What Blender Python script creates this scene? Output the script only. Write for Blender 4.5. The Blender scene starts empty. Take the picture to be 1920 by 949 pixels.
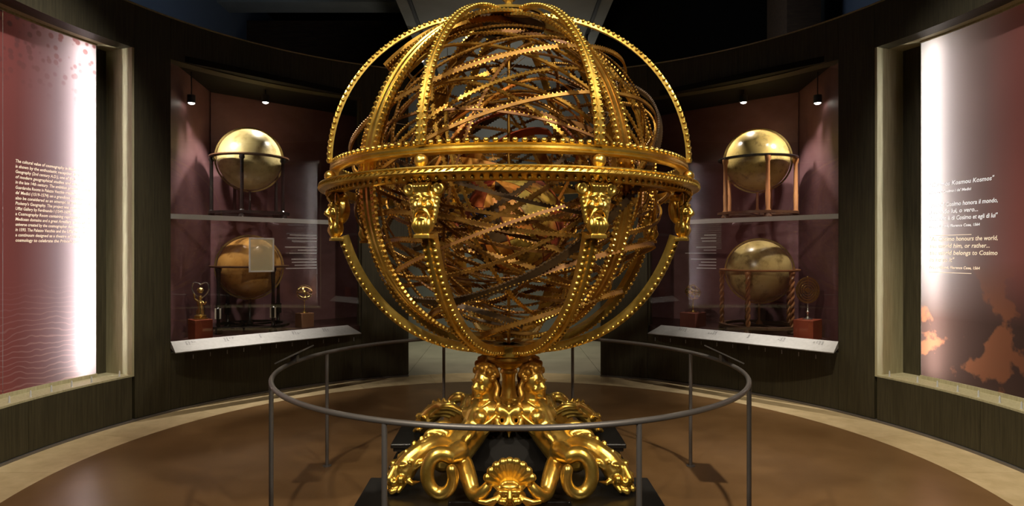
import bpy, bmesh, math, random
from mathutils import Vector, Matrix, Quaternion
random.seed(7)
R_ = math.radians
sc = bpy.context.scene
col = sc.collection

# ------------------------------------------------------------------ camera, world, lights, exposure
cam_d = bpy.data.cameras.new('camera'); cam = bpy.data.objects.new('camera', cam_d); col.objects.link(cam)
cam.location = (0, 0, 1.5); cam.rotation_euler = (R_(90), 0, 0)
cam_d.sensor_width = 36; cam_d.lens = 36*1180/1920; cam_d.shift_x = 14/1920; cam_d.clip_start = .02
sc.camera = cam
w = bpy.data.worlds.new('world'); sc.world = w; w.use_nodes = True
w.node_tree.nodes['Background'].inputs[0].default_value = (.55, .62, .8, 1)
w.node_tree.nodes['Background'].inputs[1].default_value = .012
vs = sc.view_settings
vs.view_transform = 'Standard'; vs.look = 'None'; vs.gamma = 1; vs.use_curve_mapping = False; vs.exposure = 0.0

def spot(loc, aim, power, size=40, blend=.6, rad=.06, colr=(1, .88, .70)):
    l = bpy.data.lights.new('spot', 'SPOT'); l.energy = power; l.spot_size = R_(size); l.spot_blend = blend
    l.shadow_soft_size = rad; l.color = colr
    o = bpy.data.objects.new('spot_light', l); col.objects.link(o)
    o.location = loc; o.rotation_euler = (Vector(aim)-Vector(loc)).to_track_quat('-Z', 'Y').to_euler()
    return o
SX, SY = .026, 3.9                    # axis of the great sphere
CX, CY = 0.0, 4.3                     # axis of the round room
# museum spotlights on the high tracks, aimed at the gilded sphere
spot((-2.3, .9, 5.0), (0, 3.9, 1.9), 480, 46, .5, .10)
spot((2.3, .9, 5.0), (0, 3.9, 1.9), 520, 46, .5, .10)
spot((0.0, -.3, 4.3), (0, 3.6, 2.3), 260, 42, .6, .10)
spot((-1.5, 6.9, 5.2), (0, 3.9, 2.2), 300, 44, .5, .10)
spot((1.5, 6.9, 5.2), (0, 3.9, 2.2), 300, 44, .5, .10)
spot((-1.5, .2, 3.2), (0, 3.5, .5), 260, 34, .5, .06)
spot((1.5, .2, 3.2), (0, 3.5, .5), 260, 34, .5, .06)
# spotlights of the passage beyond the rotunda; two added uplights brighten its ceiling
spot((.9, 8.8, 4.3), (.2, 9.4, 0), 200, 60, .7, .08, (1, .9, .72))
spot((-.9, 9.6, 4.3), (-.2, 10.4, 0), 170, 60, .7, .08, (.95, 1, .75))
spot((0, 9.6, 2.6), (0, 9.9, 4.5), 55, 150, .8, .2, (1, .98, .9))  # this and the next: added uplights without fixtures
spot((0, 6.6, 3.75), (0, 6.4, 4.5), 18, 150, .8, .2, (1, .98, .9))
# wall washing on the two sides of the floor
spot((-1.6, 2.6, 5.6), (-2.9, 4.4, 0), 420, 44, .8, .08)
spot((1.6, 2.6, 5.6), (2.9, 4.4, .1), 1000, 46, .8, .08)
spot((-.9, 4.2, 5.4), (-3.78, 4.6, 1.75), 780, 42, .8, .08, (1, .93, .86))
spot((.9, 4.2, 5.4), (3.78, 4.5, 1.75), 420, 42, .8, .08, (1, .93, .86))
# added unseen blue spots standing in for daylight in the high hall
for x_ in (-3.6, 3.6):
    spot((x_*.8, 8.5, 4.6), (x_*1.4, 9.5, 5.6), 26, 140, .8, .3, (.6, .75, 1))

# ------------------------------------------------------------------ materials
MATS = {}
def mat(name, base, rough=.5, metal=0.0, spec=.5, noise=None, bump=0.0, bscale=40, coat=0, second=None, stretch=(1, 1, 1), emis=None, es=0):
    m = bpy.data.materials.new(name); m.use_nodes = True; nt = m.node_tree; b = nt.nodes['Principled BSDF']
    b.inputs['Base Color'].default_value = (*base, 1); b.inputs['Roughness'].default_value = rough
    b.inputs['Metallic'].default_value = metal; b.inputs['Specular IOR Level'].default_value = spec
    if coat: b.inputs['Coat Weight'].default_value = coat; b.inputs['Coat Roughness'].default_value = .08
    if emis: b.inputs['Emission Color'].default_value = (*emis, 1); b.inputs['Emission Strength'].default_value = es
    if noise or bump:
        tc = nt.nodes.new('ShaderNodeTexCoord'); mp = nt.nodes.new('ShaderNodeMapping'); mp.inputs['Scale'].default_value = stretch
        nt.links.new(tc.outputs['Object'], mp.inputs['Vector'])
    if noise:
        n = nt.nodes.new('ShaderNodeTexNoise'); n.inputs['Scale'].default_value = noise; n.inputs['Detail'].default_value = 6
        n.inputs['Roughness'].default_value = .62
        r = nt.nodes.new('ShaderNodeValToRGB'); r.color_ramp.elements[0].position = .33; r.color_ramp.elements[1].position = .68
        r.color_ramp.elements[0].color = (*base, 1); r.color_ramp.elements[1].color = (*(second or base), 1)
        nt.links.new(mp.outputs[0], n.inputs['Vector']); nt.links.new(n.outputs['Fac'], r.inputs[0]); nt.links.new(r.outputs[0], b.inputs['Base Color'])
    if bump:
        n2 = nt.nodes.new('ShaderNodeTexNoise'); n2.inputs['Scale'].default_value = bscale; n2.inputs['Detail'].default_value = 4
        bp = nt.nodes.new('ShaderNodeBump'); bp.inputs['Strength'].default_value = bump; bp.inputs['Distance'].default_value = .01
        nt.links.new(mp.outputs[0], n2.inputs['Vector']); nt.links.new(n2.outputs['Fac'], bp.inputs['Height']); nt.links.new(bp.outputs[0], b.inputs['Normal'])
    MATS[name] = m; return m
mat('gold', (.60, .36, .055), .30, .93, noise=9, second=(.95, .66, .16), bump=.12, bscale=26)
mat('old_gold', (.30, .14, .022), .38, .85, noise=7, second=(.72, .42, .08), bump=.15, bscale=30)
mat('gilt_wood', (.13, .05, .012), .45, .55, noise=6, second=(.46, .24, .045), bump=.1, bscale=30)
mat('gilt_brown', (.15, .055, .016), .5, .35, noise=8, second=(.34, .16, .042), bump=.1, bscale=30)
mat('dark_band', (.035, .02, .01), .5, .3, noise=8, second=(.10, .055, .02))  # dark tone also stands in for shade on rings lying in shadow
mat('painted_red', (.22, .022, .012), .5, 0, noise=5, second=(.42, .10, .02))
mat('painted_orange', (.62, .16, .02), .5, .1, noise=6, second=(.70, .38, .06))
mat('painted_blue', (.02, .03, .12), .5, 0, noise=6, second=(.05, .08, .2))
mat('dark_wood', (.027, .023, .011), .5, 0, .35, noise=5, second=(.055, .046, .023), stretch=(14, 14, .6), bump=.04, bscale=30)
mat('pale_wood', (.30, .27, .15), .5, 0, .3, noise=5, second=(.42, .38, .23), stretch=(12, 12, .6))
mat('floor_brown', (.150, .080, .030), .30, 0, .45, noise=1.6, second=(.215, .120, .050), bump=.015, bscale=6)
mat('limestone', (.50, .38, .20), .42, 0, .4, noise=7, second=(.64, .50, .29))
mat('slab_stone', (.36, .33, .25), .28, 0, .5, noise=3, second=(.46, .42, .32))
mat('grey_plaster', (.21, .21, .19), .8, 0, .2, noise=2, second=(.25, .25, .23))
mat('blue_plaster', (.12, .14, .17), .9, 0, .1)
mat('dark_ceiling', (.012, .010, .008), .9, 0, .05)
mat('ceiling_wood', (.05, .028, .016), .7, 0, .2, noise=4, second=(.08, .045, .022), stretch=(1, 8, 8))
mat('iron', (.20, .185, .175), .42, .6)
mat('steel', (.62, .62, .62), .35, .9)
mat('rail_metal', (.40, .39, .37), .5, .35, noise=30, second=(.46, .45, .43))
mat('black_plinth', (.008, .007, .006), .32, 0, .5)
mat('brass', (.80, .56, .20), .25, .95)
mat('silver', (.80, .79, .72), .2, .95)
mat('red_block', (.28, .055, .028), .45, 0, .4, noise=4, second=(.36, .085, .04))
mat('dim_block', (.16, .045, .032), .5, 0, .4, noise=4, second=(.2, .06, .04))
mat('tan_block', (.30, .14, .075), .5, 0, .4, noise=4, second=(.36, .18, .09))
mat('ebony', (.012, .010, .009), .22, 0, .6)
mat('leg_wood', (.30, .12, .045), .3, 0, .5, noise=6, second=(.42, .20, .08), stretch=(1, 1, .2))
mat('walnut', (.07, .032, .016), .35, 0, .5, noise=6, second=(.12, .06, .03))
mat('ivory', (.72, .66, .52), .35)
mat('case_print', (.115, .048, .050), .55, 0, .3, noise=2.2, second=(.17, .085, .09), stretch=(1, 1, 1.6))
mat('case_floor', (.05, .022, .020), .3, 0, .5)
mat('shelf_edge', (.55, .56, .55), .3, .2)
mat('glow_white_ink', (.85, .85, .85), .6, emis=(1, 1, 1), es=.5)  # emission imitates backlight coming through the letters
mat('glow_cream_ink', (.85, .72, .55), .6, emis=(1, .82, .62), es=.5)  # backlight glow put into the ink as emission here too
mat('caption_ink', (.8, .75, .75), .6)
mat('lens', (1, 1, 1), .4, emis=(1, .93, .8), es=14)
mat('tube_glow', (1, 1, 1), .4, emis=(1, 1, .97), es=80)
mat('white_board', (.8, .8, .78), .8)
mat('grey_board', (.22, .22, .21), .8)
mat('core_dark', (.006, .005, .004), .7, 0, .2)
mat('black_metal', (.02, .02, .02), .5)

def glass_mat(name, refl, tint=(1, 1, 1)):
    m = bpy.data.materials.new(name); m.use_nodes = True; nt = m.node_tree; nt.nodes.remove(nt.nodes['Principled BSDF'])
    tr = nt.nodes.new('ShaderNodeBsdfTransparent'); tr.inputs[0].default_value = (*tint, 1)
    gl = nt.nodes.new('ShaderNodeBsdfGlossy'); gl.inputs['Roughness'].default_value = .0
    mx = nt.nodes.new('ShaderNodeMixShader'); mx.inputs[0].default_value = refl
    nt.links.new(tr.outputs[0], mx.inputs[1]); nt.links.new(gl.outputs[0], mx.inputs[2])
    nt.links.new(mx.outputs[0], nt.nodes['Material Output'].inputs[0]); MATS[name] = m
glass_mat('pane_glass', .045)
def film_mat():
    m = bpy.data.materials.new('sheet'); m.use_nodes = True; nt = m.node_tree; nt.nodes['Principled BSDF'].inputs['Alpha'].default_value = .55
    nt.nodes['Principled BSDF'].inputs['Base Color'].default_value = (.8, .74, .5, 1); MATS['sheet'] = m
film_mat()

def globe_mat(name, c0, c1, ink, rough=.3, scale=3.0):
    m = bpy.data.materials.new(name); m.use_nodes = True; nt = m.node_tree; b = nt.nodes['Principled BSDF']; b.inputs['Roughness'].default_value = rough
    tc = nt.nodes.new('ShaderNodeTexCoord')
    n = nt.nodes.new('ShaderNodeTexNoise'); n.inputs['Scale'].default_value = scale; n.inputs['Detail'].default_value = 8
    r = nt.nodes.new('ShaderNodeValToRGB'); r.color_ramp.elements[0].position = .38; r.color_ramp.elements[1].position = .62
    r.color_ramp.elements[0].color = (*c0, 1); r.color_ramp.elements[1].color = (*c1, 1)
    n2 = nt.nodes.new('ShaderNodeTexNoise'); n2.inputs['Scale'].default_value = scale*3.2; n2.inputs['Detail'].default_value = 9; n2.inputs['Roughness'].default_value = .7
    r2 = nt.nodes.new('ShaderNodeValToRGB'); r2.color_ramp.elements[0].position = .50; r2.color_ramp.elements[1].position = .66
    r2.color_ramp.elements[0].color = (0, 0, 0, 1); r2.color_ramp.elements[1].color = (1, 1, 1, 1)
    mx = nt.nodes.new('ShaderNodeMixRGB'); mx.inputs[2].default_value = (*ink, 1)
    for nn in (n, n2): nt.links.new(tc.outputs['Object'], nn.inputs['Vector'])
    nt.links.new(n.outputs['Fac'], r.inputs[0]); nt.links.new(n2.outputs['Fac'], r2.inputs[0])
    nt.links.new(r.outputs[0], mx.inputs[1]); nt.links.new(r2.outputs[0], mx.inputs[0]); nt.links.new(mx.outputs[0], b.inputs['Base Color'])
    MATS[name] = m
globe_mat('globe_pale', (.36, .29, .12), (.46, .38, .18), (.25, .19, .07))
globe_mat('globe_amber', (.40, .20, .045), (.50, .27, .075), (.26, .12, .025), .22)
globe_mat('globe_straw', (.38, .27, .08), (.46, .34, .12), (.20, .14, .05), .22)
globe_mat('globe_umber', (.32, .23, .08), (.46, .35, .14), (.16, .11, .035), .28, 2.2)
globe_mat('map_yellow', (.50, .34, .06), (.62, .44, .10), (.10, .05, .02), .5, 4)
globe_mat('globe_core', (.34, .05, .02), (.60, .38, .06), (.05, .03, .02), .5, 5)

def print_mat(name, side):
    # printed translucent film: red ink fading to grey violet along the sheet, fine map lines near the foot
    m = bpy.data.materials.new(name); m.use_nodes = True; nt = m.node_tree; N = nt.nodes; L = nt.links; N.remove(N['Principled BSDF'])
    g = N.new('ShaderNodeNewGeometry'); sp = N.new('ShaderNodeSeparateXYZ'); L.new(g.outputs['Position'], sp.inputs[0])
    mr = N.new('ShaderNodeMapRange'); mr.inputs[1].default_value = 5.5; mr.inputs[2].default_value = 4.4; L.new(sp.outputs['Y'], mr.inputs[0])
    rp = N.new('ShaderNodeValToRGB'); e = rp.color_ramp.elements
    stops = ([(0, (.33, .27, .28)), (.3, (.20, .135, .145)), (.6, (.25, .085, .08)), (.85, (.40, .105, .09)), (1, (.36, .10, .09))] if side < 0 else
             [(0, (.30, .27, .26)), (.3, (.20, .165, .16)), (.55, (.21, .135, .125)), (.8, (.32, .12, .105)), (1, (.36, .12, .105))])
    e[0].position, e[0].color = stops[0][0], (*stops[0][1], 1); e[1].position, e[1].color = stops[-1][0], (*stops[-1][1], 1)
    for p, c in stops[1:-1]:
        k = e.new(p); k.color = (*c, 1)
    L.new(mr.outputs[0], rp.inputs[0])
    nz = N.new('ShaderNodeTexNoise'); nz.inputs['Scale'].default_value = 2.4; nz.inputs['Detail'].default_value = 7; L.new(g.outputs['Position'], nz.inputs['Vector'])
    zr = N.new('ShaderNodeMapRange'); L.new(sp.outputs['Z'], zr.inputs[0])
    mx = N.new('ShaderNodeMixRGB'); L.new(rp.outputs[0], mx.inputs[1])
    if side > 0:                           # brown sea and orange coast of the old map below the quotation
        zr.inputs[1].default_value = 1.45; zr.inputs[2].default_value = .95
        mx.inputs[2].default_value = (.085, .05, .042, 1); L.new(zr.outputs[0], mx.inputs[0])
        cr = N.new('ShaderNodeValToRGB'); cr.color_ramp.elements[0].position = .545; cr.color_ramp.elements[1].position = .575
        L.new(nz.outputs['Fac'], cr.inputs[0]); ml = N.new('ShaderNodeMath'); ml.operation = 'MULTIPLY'
        L.new(cr.outputs[0], ml.inputs[0]); L.new(zr.outputs[0], ml.inputs[1])
        ms = N.new('ShaderNodeMath'); ms.operation = 'MULTIPLY'; ms.inputs[1].default_value = .7; L.new(ml.outputs[0], ms.inputs[0])
        m2 = N.new('ShaderNodeMixRGB'); m2.inputs[2].default_value = (.34, .13, .065, 1); L.new(ms.outputs[0], m2.inputs[0]); L.new(mx.outputs[0], m2.inputs[1]); last = m2
    else:                                  # fine wave lines at the foot, dark speckle at the head
        zr.inputs[1].default_value = 1.3; zr.inputs[2].default_value = .8
        wv = N.new('ShaderNodeTexWave'); wv.bands_direction = 'Z'; wv.inputs['Scale'].default_value = 7; wv.inputs['Distortion'].default_value = 9; wv.inputs['Detail'].default_value = 2; wv.inputs['Detail Scale'].default_value = .6
        L.new(g.outputs['Position'], wv.inputs['Vector'])
        cr = N.new('ShaderNodeValToRGB'); cr.color_ramp.elements[0].position = .86; cr.color_ramp.elements[1].position = .95; L.new(wv.outputs['Fac'], cr.inputs[0])
        ml = N.new('ShaderNodeMath'); ml.operation = 'MULTIPLY'; L.new(cr.outputs[0], ml.inputs[0]); L.new(zr.outputs[0], ml.inputs[1])
        ms = N.new('ShaderNodeMath'); ms.operation = 'MULTIPLY'; ms.inputs[1].default_value = .35; L.new(ml.outputs[0], ms.inputs[0])
        mx.inputs[2].default_value = (.5, .3, .28, 1); L.new(ms.outputs[0], mx.inputs[0])
        z2 = N.new('ShaderNodeMapRange'); z2.inputs[1].default_value = 2.7; z2.inputs[2].default_value = 3.3; L.new(sp.outputs['Z'], z2.inputs[0])
        vo = N.new('ShaderNodeTexVoronoi'); vo.inputs['Scale'].default_value = 15; L.new(g.outputs['Position'], vo.inputs['Vector'])
        c2 = N.new('ShaderNodeValToRGB'); c2.color_ramp.elements[0].position = .28; c2.color_ramp.elements[0].color = (1, 1, 1, 1); c2.color_ramp.elements[1].position = .42; c2.color_ramp.elements[1].color = (0, 0, 0, 1)
        L.new(vo.outputs['Distance'], c2.inputs[0])
        m4 = N.new('ShaderNodeMath'); m4.operation = 'MULTIPLY'; L.new(c2.outputs[0], m4.inputs[0]); L.new(z2.outputs[0], m4.inputs[1])
        m2 = N.new('ShaderNodeMixRGB'); m2.inputs[2].default_value = (.16, .07, .07, 1); L.new(m4.outputs[0], m2.inputs[0]); L.new(mx.outputs[0], m2.inputs[1]); last = m2
    d = N.new('ShaderNodeBsdfDiffuse'); t = N.new('ShaderNodeBsdfTranslucent'); L.new(last.outputs[0], d.inputs[0]); L.new(last.outputs[0], t.inputs[0])
    ms_ = N.new('ShaderNodeMixShader'); ms_.inputs[0].default_value = .55; L.new(d.outputs[0], ms_.inputs[1]); L.new(t.outputs[0], ms_.inputs[2])
    L.new(ms_.outputs[0], N['Material Output'].inputs[0]); MATS[name] = m
print_mat('print_left', -1); print_mat('print_right', 1)

# ------------------------------------------------------------------ mesh helpers
class MB:
    def __init__(s): s.v = []; s.f = []
    def add(s, v, f):
        n = len(s.v); s.v += [tuple(p) for p in v]; s.f += [tuple(i+n for i in q) for q in f]; return s
    def box(s, c, d, M=None):
        hx, hy, hz = d[0]/2, d[1]/2, d[2]/2
        v = [Vector((x*hx, y*hy, z*hz)) for x in (-1, 1) for y in (-1, 1) for z in (-1, 1)]
        if M: v = [M @ p for p in v]
        c = Vector(c)
        return s.add([p+c for p in v], [(0, 1, 3, 2), (4, 6, 7, 5), (0, 4, 5, 1), (2, 3, 7, 6), (0, 2, 6, 4), (1, 5, 7, 3)])
    def sector(s, r0, r1, a0, a1, z0, z1, step=2.0, c=None):
        # ring sector about the room axis; angles in degrees from the far end, positive to the right
        cx, cy = c or (CX, CY); n = max(1, int(abs(a1-a0)/step+.5)); v = []; f = []
        for i in range(n+1):
            a = R_(a0+(a1-a0)*i/n); sn, cs = math.sin(a), math.cos(a)
            for r, z in ((r0, z0), (r1, z0), (r1, z1), (r0, z1)): v.append((cx+r*sn, cy+r*cs, z))
        for i in range(n):
            for k in range(4):
                a, b = i*4+k, i*4+(k+1) % 4; f.append((a, b, b+4, a+4))
        f += [(3, 2, 1, 0), (n*4, n*4+1, n*4+2, n*4+3)]
        return s.add(v, f)
    def prism(s, poly, z0, z1):
        n = len(poly); v = [(x, y, z0) for x, y in poly]+[(x, y, z1) for x, y in poly]
        f = [tuple(range(n))[::-1], tuple(range(n, 2*n))]+[(i, (i+1) % n, n+(i+1) % n, n+i) for i in range(n)]
        return s.add(v, f)
    def lathe(s, prof, seg=32, c=(0, 0, 0), closed=False, caps=True):
        n = len(prof); v = []; f = []
        for j in range(seg):
            a = 2*math.pi*j/seg
            for r, z in prof: v.append((c[0]+r*math.cos(a), c[1]+r*math.sin(a), c[2]+z))
        m = n if closed else n-1
        for j in range(seg):
            for i in range(m):
                a, b = j*n+i, j*n+(i+1) % n; j2 = (j+1) % seg
                f.append((a, j2*n+i, j2*n+(i+1) % n, b))
        if caps and not closed:
            f.append(tuple(j*n for j in range(seg))[::-1]); f.append(tuple(j*n+n-1 for j in range(seg)))
        return s.add(v, f)
    def tube(s, pts, rad, seg=8, closed=False, caps=True):
        pts = [Vector(p) for p in pts]; n = len(pts); rr = rad if hasattr(rad, '__len__') else [rad]*n
        v = []; f = []; up = None
        for i, p in enumerate(pts):
            if closed: t = (pts[(i+1) % n]-pts[i-1])
            else: t = pts[min(i+1, n-1)]-pts[max(i-1, 0)]
            t.normalize()
            if up is None: up = Vector((0, 0, 1)) if abs(t.z) < .9 else Vector((1, 0, 0))
            x = up-t*up.dot(t); x.normalize(); up = x; y = t.cross(x)
            for k in range(seg):
                a = 2*math.pi*k/seg; v.append(p+(x*math.cos(a)+y*math.sin(a))*rr[i])
        m = n if closed else n-1
        for i in range(m):
            for k in range(seg):
                a, b = i*seg+k, i*seg+(k+1) % seg; o = ((i+1) % n-i)*seg
                f.append((a, b, b+o, a+o))
        if caps and not closed: f += [tuple(range(seg))[::-1], tuple(range((n-1)*seg, n*seg))]
        return s.add(v, f)
    def ell(s, c, r, seg=16, rings=10, M=None):
        v = [(0, 0, -1)]; f = []
        for i in range(1, rings):
            p = -math.pi/2+math.pi*i/rings
            for j in range(seg): a = 2*math.pi*j/seg; v.append((math.cos(p)*math.cos(a), math.cos(p)*math.sin(a), math.sin(p)))
        v.append((0, 0, 1)); T = len(v)-1
        for j in range(seg):
            f.append((0, 1+(j+1) % seg, 1+j)); f.append((T, T-seg+j, T-seg+(j+1) % seg))
        for i in range(rings-2):
            for j in range(seg): a = 1+i*seg+j; b = 1+i*seg+(j+1) % seg; f.append((a, b, b+seg, a+seg))
        r = (r, r, r) if not hasattr(r, '__len__') else r; c = Vector(c); out = []
        for p in v:
            q = Vector((p[0]*r[0], p[1]*r[1], p[2]*r[2]))
            if M: q = M @ q
            out.append(q+c)
        return s.add(out, f)
    def chain(s, pts, rad, seg=12):           # tube with round ends
        s.tube(pts, rad, seg); rr = rad if hasattr(rad, '__len__') else [rad]*len(pts)
        s.ell(pts[0], rr[0], 12, 8); s.ell(pts[-1], rr[-1], 12, 8); return s
    def torus(s, c, R, r, M=None, n=24, seg=8):
        c = Vector(c); pts = []
        for i in range(n):
            a = 2*math.pi*i/n; p = Vector((R*math.cos(a), R*math.sin(a), 0)); pts.append(c+(M @ p if M else p))
        return s.tube(pts, r, seg, True)
    def mesh(s, name, smooth=40):
        me = bpy.data.meshes.new(name); me.from_pydata([tuple(p) for p in s.v], [], s.f)
        if len(s.f) < 4000:
            bm = bmesh.new(); bm.from_mesh(me); bmesh.ops.recalc_face_normals(bm, faces=bm.faces); bm.to_mesh(me); bm.free()
        if smooth:
            me.polygons.foreach_set('use_smooth', [True]*len(me.polygons)); me.set_sharp_from_angle(angle=R_(smooth))
        me.update(); return me

WLOC = {}
def link(o, parent=None):
    col.objects.link(o)
    if parent: o.parent = parent
    return o
def wloc(o):
    p = Vector((0, 0, 0))
    while o: p += o.location; o = o.parent
    return p
def obj(name, mb, m, parent=None, smooth=40, local=False, loc=None):
    # one mesh object; world-space geometry is moved into its parent's frame unless local
    if isinstance(mb, MB):
        off = Vector((0, 0, 0))
        if not local:
            if parent is not None: off = wloc(parent)
            elif loc is not None: off = Vector(loc)
        if off.length: mb.v = [tuple(Vector(p)-off) for p in mb.v]
        me = mb.mesh(name, smooth)
    else: me = mb
    if m and not me.materials: me.materials.append(MATS[m])
    o = bpy.data.objects.new(name, me); link(o, parent)
    if loc is not None: o.location = loc
    return o
def thing(name, label, cat, loc=(0, 0, 0), rz=0, group=None):
    o = bpy.data.objects.new(name, None); o.empty_display_size = .05; link(o); o.location = loc; o.rotation_euler = (0, 0, rz)
    return tag(o, label, cat, group)
def tag(o, label, cat, group=None):
    o['label'] = label; o['category'] = cat
    if group: o['group'] = group
    return o
def struct(o): o['kind'] = 'structure'; return o
def stuff(o): o['kind'] = 'stuff'; return o
def inst(src, parent, loc=None, rot=None):
    o = src.copy(); link(o, parent)
    if loc is not None: o.location = loc
    if rot is not None: o.rotation_mode = src.rotation_mode; o.rotation_euler = rot
    for ch in list(src.children):
        if ch.name.startswith('~'): continue
        c = ch.copy(); link(c, o)
    return o
def blend(mb, voxel, it=4, name='blend'):
    # fuses overlapping shapes into one continuous skin
    me = mb.mesh('tmp', 0); o = bpy.data.objects.new('tmp', me); col.objects.link(o)
    r = o.modifiers.new('r', 'REMESH'); r.mode = 'VOXEL'; r.voxel_size = voxel
    s = o.modifiers.new('s', 'SMOOTH'); s.factor = .5; s.iterations = it
    dg = bpy.context.evaluated_depsgraph_get(); dg.update()
    out = bpy.data.meshes.new_from_object(o.evaluated_get(dg)); out.name = name
    bpy.data.objects.remove(o); bpy.data.meshes.remove(me)
    out.polygons.foreach_set('use_smooth', [True]*len(out.polygons)); out.update(); return out
def pol(r, a): return (CX+r*math.sin(R_(a)), CY+r*math.cos(R_(a)))
def catmull(P, n=6):
    P = [Vector(p) for p in P]; Q = [P[0]*2-P[1]]+P+[P[-1]*2-P[-2]]; out = []
    for i in range(1, len(Q)-2):
        a, b, c, d = Q[i-1:i+3]
        for k in range(n):
            t = k/n; out.append(.5*((2*b)+(c-a)*t+(2*a-5*b+4*c-d)*t*t+(3*b-a-3*c+d)*t**3))
    return out+[P[-1]]
def lerps(vals, n):
    out = []
    for i in range(len(vals)-1):
        for k in range(n): out.append(vals[i]+(vals[i+1]-vals[i])*k/n)
    return out+[vals[-1]]

# ------------------------------------------------------------------ the setting: floor
fl = struct(obj('floor', MB().sector(0.001, 3.07, -180, 180, -.10, 0, 2), 'floor_brown', smooth=30))
for k in range(24):      # pale stone kerb slabs round the brown disc
    a0 = -180+15*k
    obj('kerb_slab', MB().sector(3.072, 3.60, a0+.02, a0+14.98, -.10, -.001, 1.5), 'limestone', fl, 30)
pf = struct(obj('floor_passage', MB().box((0, 10, -.12), (14, 13, .06)), 'slab_stone', smooth=0))
for i in range(6):
    for j in range(4):
        x = -3.0+1.2*i; y = 7.95+1.25*j
        obj('floor_slab', MB().box((x, y+.4, -.045), (1.195, 1.245, .085)), 'slab_stone', pf, 0)
struct(obj('floor_entrance', MB().box((0, -1.0, -.06), (9, 3.4, .09)), 'slab_stone', smooth=0))

# round walls, left and right
A_C, B_C, D_O, J_N, N_E, E_O = 62.53, 28.36, 19.2, 68.72, 116, 150
for s, side in ((-1, 'left'), (1, 'right')):
    def sec(r0, r1, a0, a1, z0, z1, st=2.0): return MB().sector(r0, r1, s*a0, s*a1, z0, z1, st)
    core = sec(3.70, 3.76, D_O, B_C, .0, 3.70)
    core.sector(3.70, 3.76, s*A_C, s*(J_N-.4), 0, 3.70); core.sector(3.70, 3.76, s*N_E, s*E_O, 0, 3.70)
    wl = struct(obj('wall_'+side, core, 'dark_wood', smooth=30))
    for a0, a1, z0, z1 in ((D_O, B_C-.05, .022, 3.715), (B_C, 45.3, .022, .555), (45.36, A_C-.05, .022, .555),
                           (B_C, 45.3, 3.33, 3.715), (45.36, A_C-.05, 3.33, 3.715), (A_C, J_N-.45, .022, 3.715),
                           (J_N, 84, .022, .400), (84.05, N_E, .022, .400), (J_N-.4, 92, 3.33, 3.715), (92.05, N_E, 3.33, 3.715), (N_E+.05, 130, .022, 3.715), (130.05, E_O, .022, 3.715)):
        obj('panel', sec(3.55, 3.70, a0, a1, z0, z1), 'dark_wood', wl, 30)
    obj('jamb', sec(3.552, 3.90, J_N-.38, J_N-.02, .400, 3.33), 'pale_wood', wl, 30)
    obj('sill', sec(3.552, 3.90, J_N-.02, N_E, .400, .415), 'pale_wood', wl, 30)
    obj('soffit', sec(3.70, 4.0, J_N-.02, N_E, 3.33, 3.36), 'pale_wood', wl, 30)
    obj('niche_back', sec(3.88, 3.92, J_N-.3, 71.0, .40, 3.34, .5), 'dark_wood', wl, 30)
    struct(obj('baseboard_'+side, sec(3.535, 3.60, D_O, E_O, 0, .018), 'iron', smooth=30))
    struct(obj('trim_1' if s < 0 else 'trim_2', sec(3.54, 3.80, D_O, E_O, 3.716, 3.728), 'pale_wood', smooth=30))
    for k in range(9):      # short steel pins standing along the sill and under the label rail
        a = J_N+1.3+(k*2.9 if k else 0)+(1.3 if k else 0)
        x, y = pol(3.60, s*a)
        obj('pin', MB().lathe([(.009, 0), (.006, .01), (.006, .04), (.003, .05)], 8, (x, y, .415)), 'shelf_edge', wl)
    for k in range(11):
        a = B_C+1.5+k*2.9; x, y = pol(3.545, s*a)
        obj('pin', MB().lathe([(.004, 0), (.004, .035), (.002, .042)], 8, (x, y, .47)), 'steel', wl)

# the larger hall round the rotunda: plaster walls, dark ceiling, beams
struct(obj('wall_hall_left', MB().box((-5.2, 7, 3.3), (.2, 17, 6.7)), 'blue_plaster', smooth=0))
struct(obj('wall_hall_right', MB().box((5.2, 7, 3.3), (.2, 17, 6.7)), 'blue_plaster', smooth=0))
struct(obj('wall_hall_back', MB().box((0, 14.2, 3.3), (10.4, .2, 6.7)), 'blue_plaster', smooth=0))
struct(obj('ceiling', MB().box((0, 7, 6.7), (10.6, 15, .1)), 'dark_ceiling', smooth=0))
for nm, c, d, m_ in (('trim_3', (-3.1, 11.4, 6.2), (4.0, .5, .5), 'grey_plaster'), ('trim_4', (-3.1, 13.2, 5.5), (4.0, 1.5, 1.2), 'ceiling_wood'),
                     ('trim_5', (3.2, 12.6, 5.1), (3.8, 2.6, 3.0), 'dark_ceiling'), ('trim_6', (4.4, 9.6, 5.6), (.5, .7, 2.0), 'ceiling_wood')):
    struct(obj(nm, MB().box(c, d), m_, smooth=0))
pc = struct(obj('ceiling_passage', MB().box((0, 7.3, 4.54), (2.58, 7.6, .08)), 'grey_plaster', smooth=0))
for x in (-1.12, 1.12): obj('track', MB().box((x, 7.3, 4.485), (.04, 7.4, .03)), 'black_metal', pc, 0)
struct(obj('wall_passage_back', MB().box((0, 11.2, 2.25), (7.0, .2, 4.5)), 'grey_plaster', smooth=0))
for s, nm in ((-1, 'wall_passage_left'), (1, 'wall_passage_right')):
    struct(obj(nm, MB().box((s*3.1, 9.9, 1.75), (.12, 2.6, 3.5)), 'grey_plaster', smooth=0))
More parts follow.
